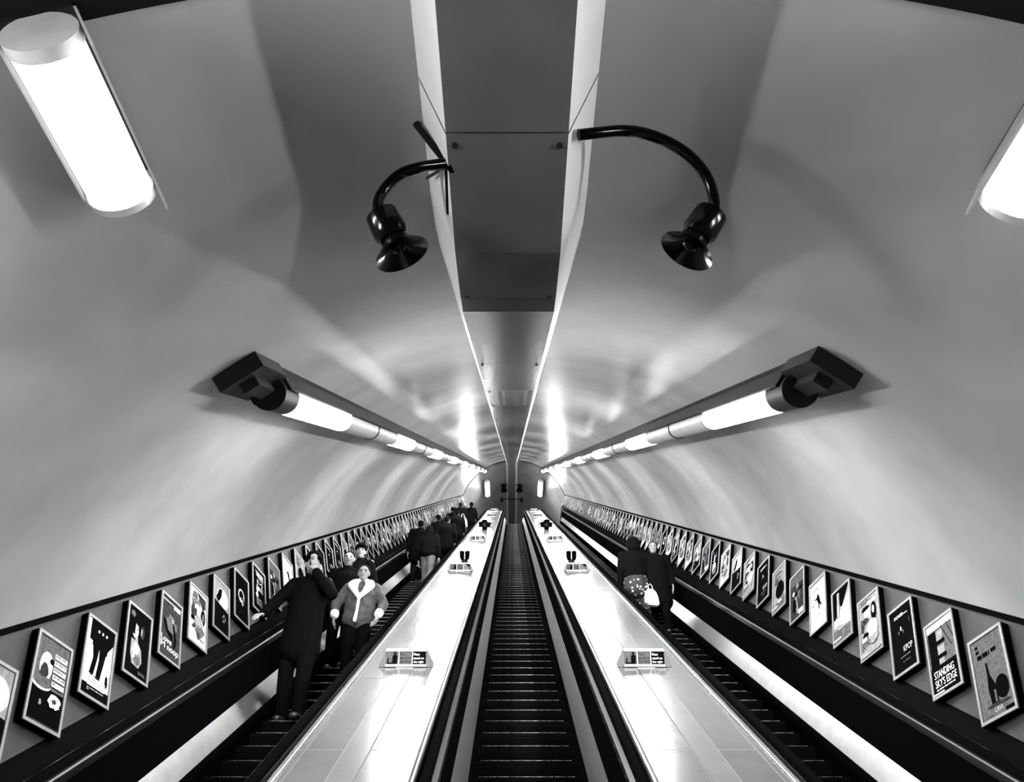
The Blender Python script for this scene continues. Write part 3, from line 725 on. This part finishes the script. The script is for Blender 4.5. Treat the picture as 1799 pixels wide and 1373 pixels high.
def ell(mb, c, r, n=16, m=10):
    c = Vector(c); mb.loft([[c + Vector((r[0] * math.sin(PI * (i + .5) / m) * math.cos(2 * PI * j / n), r[1] * math.sin(PI * (i + .5) / m) * math.sin(2 * PI * j / n), -r[2] * math.cos(PI * (i + .5) / m))) for j in range(n)] for i in range(m)])
def hand(mb, wrist, d, palm_n, side, curl=0.5, s=1.0):
    """palm and five fingers; d = direction of the fingers, palm_n = way the palm faces, side = +1/-1 for the thumb"""
    d = Vector(d).normalized(); n = Vector(palm_n); n = (n - d * n.dot(d)).normalized(); lat = d.cross(n) * side
    w = Vector(wrist)
    for k in range(4):
        o = lat * (0.026 - 0.0175 * k) * s
        cap(mb, w + o * .6 + d * .01, w + o + d * .085 * s, .015 * s, .012 * s)
        L = (0.040, 0.046, 0.043, 0.033)[k] * s
        p = w + o * 1.12 + d * .09 * s; dirn = d
        for q in range(3):
            dirn = (dirn + n * curl * (0.55 + .15 * q)).normalized(); p2 = p + dirn * L * (1, .7, .6)[q]
            cap(mb, p, p2, .0093 * s, .0080 * s, seg=8); p = p2
    t0 = w + lat * .03 * s + d * .02 * s; t1 = t0 + (lat * .8 + d * .8 + n * .25).normalized() * .042 * s; t2 = t1 + (lat * .2 + d * 1 + n * .35 * (1 + curl)).normalized() * .035 * s
    cap(mb, t0, t1, .014 * s, .011 * s, seg=8); cap(mb, t1, t2, .0105 * s, .009 * s, seg=8)
def head(mb, c, s=1.0, turn=0.0, tilt=0.0):
    """facing -y; c = centre of the skull"""
    i0 = len(mb.v)
    ell(mb, (0, .012, .03), (.076, .094, .088)); ell(mb, (0, -.018, -.025), (.062, .070, .085))
    ell(mb, (0, -.052, -.085), (.030, .028, .024)); ell(mb, (0, -.02, -.06), (.056, .055, .045))
    cap(mb, (0, -.082, .012), (0, -.104, -.022), .010, .0155, seg=10); ell(mb, (-.011, -.094, -.026), (.009, .010, .008)); ell(mb, (.011, -.094, -.026), (.009, .010, .008))
    ell(mb, (0, -.083, -.052), (.024, .012, .006)); ell(mb, (0, -.081, -.062), (.020, .012, .007))
    for q in (-1, 1):
        ell(mb, (q * .077, .008, -.005), (.010, .020, .032)); ell(mb, (q * .036, -.066, -.018), (.022, .018, .018)); cap(mb, (q * .014, -.084, .022), (q * .046, -.076, .026), .009, .008, seg=8)
    mt = Matrix.Translation(Vector(c)) @ Matrix.Rotation(turn, 4, 'Z') @ Matrix.Rotation(tilt, 4, 'X') @ Matrix.Scale(s, 4)
    for i in range(i0, len(mb.v)): mb.v[i] = tuple(mt @ Vector(mb.v[i]))
    return mt
def person(name_label, cat_group, pos, H=1.7, top='coat', legs='trousers', yaw=0.0, LA=None, RA=None, hat=False, hair='short', coat_len=0.52, detail=0.011,
           collar=None, cuffs=None, bulk=1.0, tilt=0.0, turn=0.0, stride=0.12, skinny=1.0, skirt=None):
    """feet at pos. LA / RA: (elbow, wrist, finger direction, palm direction, curl) in body units (1.0 = height)."""
    root = empty('person', Matrix.Translation(Vector(pos)) @ Matrix.Rotation(yaw, 4, 'Z') @ Matrix.Scale(H / 1.7, 4), name_label, 'person', cat_group)
    sh = Vector((.175 * bulk, 0.01, 1.40)); hip = Vector((.085, 0.0, .90)); hc = Vector((0, -.02, 1.585))
    dA = {1: ((.25, .03, 1.13), (.26, -.06, .89), (.05, -.25, -1), (-1, 0, 0), .35)}
    la = LA or dA[1]; ra = RA or tuple([tuple([-la_[0], la_[1], la_[2]]) if i < 4 else la_ for i, la_ in enumerate(dA[1])])
    arms = ((1, la), (-1, ra))
    knee = [Vector((.095, -.05 - stride * .2, .49)), Vector((-.095, -.03 + stride * .2, .49))]
    ank = [Vector((.095, -stride * .5 + .02, .075)), Vector((-.095, stride * .5 + .02, .075))]
    mb = MB()
    mt = head(mb, hc, 1.0, turn, tilt)
    cap(mb, (0, .02, 1.40), (0, .0, 1.52), .062, .052)
    cap(mb, (0, .01, 1.28), (0, .015, 1.37), .11, .09, 1.35); cap(mb, (0, 0, 1.02), (0, .01, 1.26), .105, .115, 1.25); cap(mb, (0, .0, .92), (0, 0, 1.0), .11, .105, 1.3)
    for q, a in arms:
        S = Vector((q * sh.x, sh.y, sh.z)); E, Wr = Vector(a[0]), Vector(a[1])
        cap(mb, (q * .09, .01, 1.385), S, .055, .052); cap(mb, S, E, .048, .037); cap(mb, E, Wr, .037, .024); cap(mb, Wr, Wr + Vector(a[2]).normalized() * .02, .024, .021)
        hand(mb, Wr + Vector(a[2]).normalized() * .015, a[2], a[3], q, a[4])
    for i, q in enumerate((1, -1)):
        cap(mb, (q * hip.x, 0, .90), knee[i], .085, .055); cap(mb, knee[i], ank[i], .055, .036); cap(mb, ank[i] + Vector((0, .02, -.035)), ank[i] + Vector((0, -.13, -.045)), .034, .026, 1.2)
    inv = mt.inverted()
    def paint(c):
        p = inv @ c
        if p.y < -.05 and abs(p.z + .057) < .0085 and abs(p.x) < .024: return 1
        if p.y < -.045 and abs(p.z - .003) < .0085 and .020 < abs(p.x) < .047: return 2
        if p.y < -.05 and abs(p.z - .027) < .006 and .016 < abs(p.x) < .05: return 2
        return 0
    remesh(mb, min(detail, .010), 'body', ['skin', 'lips', 'eyes'], root, 2, paint)
    # coat
    mb = MB(); B = bulk
    cap(mb, (0, .01, 1.26), (0, .015, 1.38), .145 * B, .10 * B, 1.32); cap(mb, (0, 0, 1.0), (0, .01, 1.26), .145 * B, .15 * B, 1.28)
    cap(mb, (0, 0, 1.40 - coat_len), (0, 0, 1.05), .155 * B, .145 * B, 1.30)
    for q, a in arms:
        S = Vector((q * sh.x, sh.y, sh.z)); E, Wr = Vector(a[0]), Vector(a[1])
        cap(mb, (q * .06, .012, 1.385), S + Vector((-q * .01, 0, -.012)), .075, .066); cap(mb, S + Vector((-q * .01, 0, -.015)), E, .067 * B, .060 * B); cap(mb, E, Wr - (Wr - E) * .08, .062 * B, .048 * B)
    if not collar: cap(mb, (0, .02, 1.42), (0, .012, 1.465), .078, .068)
    remesh(mb, max(detail, .012), 'coat', [top], root, 3)
    if collar:
        mb = MB()
        for q in (-1, 1):
            cap(mb, (q * .05, .045, 1.47), (q * .105, -.02, 1.45), .040, .045); cap(mb, (q * .115, -.03, 1.44), (q * .125, -.12, 1.38), .048, .036); cap(mb, (q * .118, -.115, 1.375), (q * .02, -.205, 1.19), .062, .024); cap(mb, (q * .05, .0, 1.47), (q * .09, -.10, 1.42), .045, .045)
            cap(mb, (q * .09, -.06, 1.43), (q * .07, -.165, 1.30), .045, .035)
        cap(mb, (-.05, .06, 1.475), (.05, .06, 1.475), .040, .040)
        cap(mb, (.0, -.200, 1.22), (-.005, -.212, 1.00), .024, .020); cap(mb, (-.005, -.212, 1.00), (-.02, -.205, .87), .020, .026)
        remesh(mb, .010, 'collar', [collar], root, 2)
    if cuffs:
        for q, a in arms:
            E, Wr = Vector(a[0]), Vector(a[1]); d = (Wr - E).normalized(); mb = MB(); cap(mb, Wr - d * .055, Wr - d * .02, .058, .058); remesh(mb, .010, 'cuff', [cuffs], root, 2)
    if skirt:
        mb = MB(); cap(mb, (0, 0, .78), (0, 0, 1.12), .185, .165, 1.25); remesh(mb, .013, 'skirt', [skirt], root, 3)
    # trousers
    mb = MB(); cap(mb, (0, 0, .92), (0, 0, 1.0), .125, .12, 1.3)
    for i, q in enumerate((1, -1)):
        cap(mb, (q * hip.x, 0, .90), knee[i], .105 * skinny, .078 * skinny); cap(mb, knee[i], ank[i] + Vector((0, .01, .02)), .078 * skinny, .066 * skinny)
    remesh(mb, .013, 'trousers', [legs], root, 3)
    for i, q in enumerate((1, -1)):
        mb = MB(); cap(mb, ank[i] + Vector((0, .03, -.03)), ank[i] + Vector((0, -.14, -.038)), .044, .036, 1.25); ell(mb, ank[i] + Vector((0, .0, -.01)), (.048, .055, .05)); remesh(mb, .010, 'shoe', ['shoe'], root, 2)
    # hair or cap
    mb = MB()
    hm = lambda p: mt @ Vector(p)
    def hell(c, r): ell(mb, (0, 0, 0), r); n = 160; mb.v[-n:] = [tuple(mt @ (Vector(v) + Vector(c))) for v in mb.v[-n:]]
    hell((0, .022, .048), (.083, .094, .082)); hell((0, .045, 0.0), (.078, .066, .075))
    if hair == 'tied':
        hell((0, .10, .05), (.035, .035, .035))
    if hair == 'full':
        hell((0, .05, -.03), (.09, .07, .11)); hell((-.055, .02, -.02), (.035, .05, .09)); hell((.055, .02, -.02), (.035, .05, .09))
    if hair == 'bushy':
        hell((0, .04, .05), (.12, .12, .11)); hell((0, .06, -.04), (.12, .09, .11))
    remesh(mb, .010, 'hair', ['hair'], root, 2)
    if hat:
        mb = MB(); n0 = len(mb.v); ell(mb, (0, .012, .075), (.092, .108, .062)); ell(mb, (0, -.085, .06), (.07, .062, .012)); cap(mb, (0, .012, .05), (0, .012, .07), .088, .092)
        for i in range(n0, len(mb.v)): mb.v[i] = tuple(mt @ Vector(mb.v[i]))
        remesh(mb, .009, 'cap', ['coat'], root, 2)
    return root
def feet(x, d_head, H=1.7):   # a point on the tread under a head at that depth
    d_u = d_head + .2 - .46 * H
    k = round((44.6 - d_u) / PITCH); u = 44.6 - PITCH * k
    p = W(x, u, VS); return Vector((x, p.y + 0.16, p.z))
YG = 'riders on the left escalator'
# tall man holding up a phone, other hand on the rail
pa = feet(-2.52, 9.1, 1.9)
A = person('tall person in black coat and cap holding a phone to the face', YG, pa, 1.93, 'coat', 'trousers', 0.0,
           LA=((.27, -.13, 1.22), (.085, -.215, 1.44), (-.25, -.05, 1), (0, 1, .1), .35),
           RA=((-.30, -.10, 1.14), (-.345, -.27, .955), (-.1, -1, -.35), (0, -.2, -1), .55), hat=True, bulk=1.02, coat_len=.72, detail=.010, turn=.35, tilt=.12)
mb = MB(); mb.box((-.037, -.005, -.075), (.037, .005, .075))
ph = mb.build('phone', 'phone'); ph.matrix_world = A.matrix_world @ Matrix.Translation((.045, -.175, 1.56)) @ Matrix.Rotation(.25, 4, 'Z') @ Matrix.Rotation(-.15, 4, 'X')
tag(ph, 'dark phone held up in the tall person\'s hand', 'phone')
B = person('person in a suede jacket with white fleece collar and cuffs', YG, feet(-2.10, 10.1), 1.66, 'suede', 'trousers', 0.06,
           LA=((.31, -.04, 1.15), (.27, -.17, .955), (-.2, -.5, -1), (-1, .2, 0), .5), RA=((-.32, -.02, 1.14), (-.30, -.12, .95), (0, -.3, -1), (1, 0, 0), .5),
           collar='fleece', cuffs='fleece', hair='tied', bulk=1.10, coat_len=.44, detail=.010)
person('person with short hair in dark coat behind the tall one in a cap', YG, feet(-2.55, 11.2), 1.74, 'coat', 'trousers', .1, bulk=1.1, coat_len=.6)
D = person('person in a dark cap standing behind the one in the suede jacket', YG, feet(-2.52, 12.1), 1.78, 'coat', 'trousers', -.3, hat=True, coat_len=.6, turn=.4)
person('person in dark coat and grey trousers halfway up the left escalator', YG, feet(-2.12, 18.3), 1.70, 'coat', 'greycloth', PI - .3, hair='full', coat_len=.40, bulk=1.15, stride=.3)
E2 = person('dark-clad person on the far side, behind the rider in grey trousers', YG, feet(-2.52, 20.0), 1.75, 'coat', 'trousers', PI + .2, hair='short', coat_len=.7, bulk=1.2)
def clone(src, pos, lab, yaw=0.0, s=1.0, group=YG):
    c = copy_tree(src); c.matrix_world = Matrix.Translation(pos) @ Matrix.Rotation(yaw + PI, 4, 'Z') @ Matrix.Scale(s, 4); tag(c, lab, 'person', group); return c
clone(E2, feet(-2.05, 22.4), 'dark-clad person on the deck side, above the rider in grey trousers', -.2, 1.02)
clone(D, feet(-2.50, 24.5), 'dark-clad person in a cap among the group two thirds up', .1, .98)
clone(E2, feet(-2.10, 27.6), 'dark-clad person on the deck side, below the pair near the top', .0, 1.0)
clone(D, feet(-2.50, 30.5), 'dark-clad person in a cap by the wall, below the pair near the top', .2, 1.0)
F1 = clone(E2, feet(-2.45, 34.2), 'dark-clad person with a pale bag near the top of the left escalator', .1, 1.06)
clone(D, feet(-2.02, 35.4), 'topmost dark-clad person in a cap, beside the left deck', -.1, 1.04)
GR = 'riders on the right escalator'
G1 = person('bushy-haired person in black jacket and patterned trousers seen from behind', GR, feet(2.03, 13.3), 1.76, 'coat', 'pattern', PI + .1, hair='bushy', coat_len=.22, bulk=1.2, skinny=1.25, skirt='pattern')
G2 = person('dark-clad person with a pale face looking down from the right escalator', GR, feet(2.38, 13.4), 1.70, 'coat', 'trousers', -.15, hair='full', coat_len=.8, bulk=1.2)
def bag(pos, lab, s=1.0, m='bag', rot=0.3):
    t = empty('carrier_bag', Matrix.Translation(pos) @ Matrix.Rotation(rot, 4, 'Z') @ Matrix.Scale(s, 4), lab, 'bag')
    mb = MB()
    def rg(z, w, d): return [Vector((w * math.copysign(abs(math.cos(t)) ** .5, math.cos(t)), d * math.copysign(abs(math.sin(t)) ** .6, math.sin(t)), z)) for t in [2 * PI * k / 20 for k in range(20)]]
    mb.loft([rg(0, .12, .05), rg(.04, .16, .075), rg(.18, .15, .07), rg(.30, .12, .04), rg(.36, .07, .02)]); mb.build('body', m, t, True)
    mb = MB(); mb.tube([(-.05, 0, .34), (-.045, 0, .44), (0, 0, .48), (.045, 0, .44), (.05, 0, .34)], .008, 8); mb.build('handle', m, t, True)
    return t
p = feet(1.98, 13.3); bag(Vector((2.20, p.y - .30, p.z + .42)), 'pale bag hanging between the two riders of the right escalator', .8)
p = feet(-2.45, 34.2); bag(Vector((-2.30, p.y - .22, p.z + .50)), 'white bag carried near the top of the left escalator', 1.35)
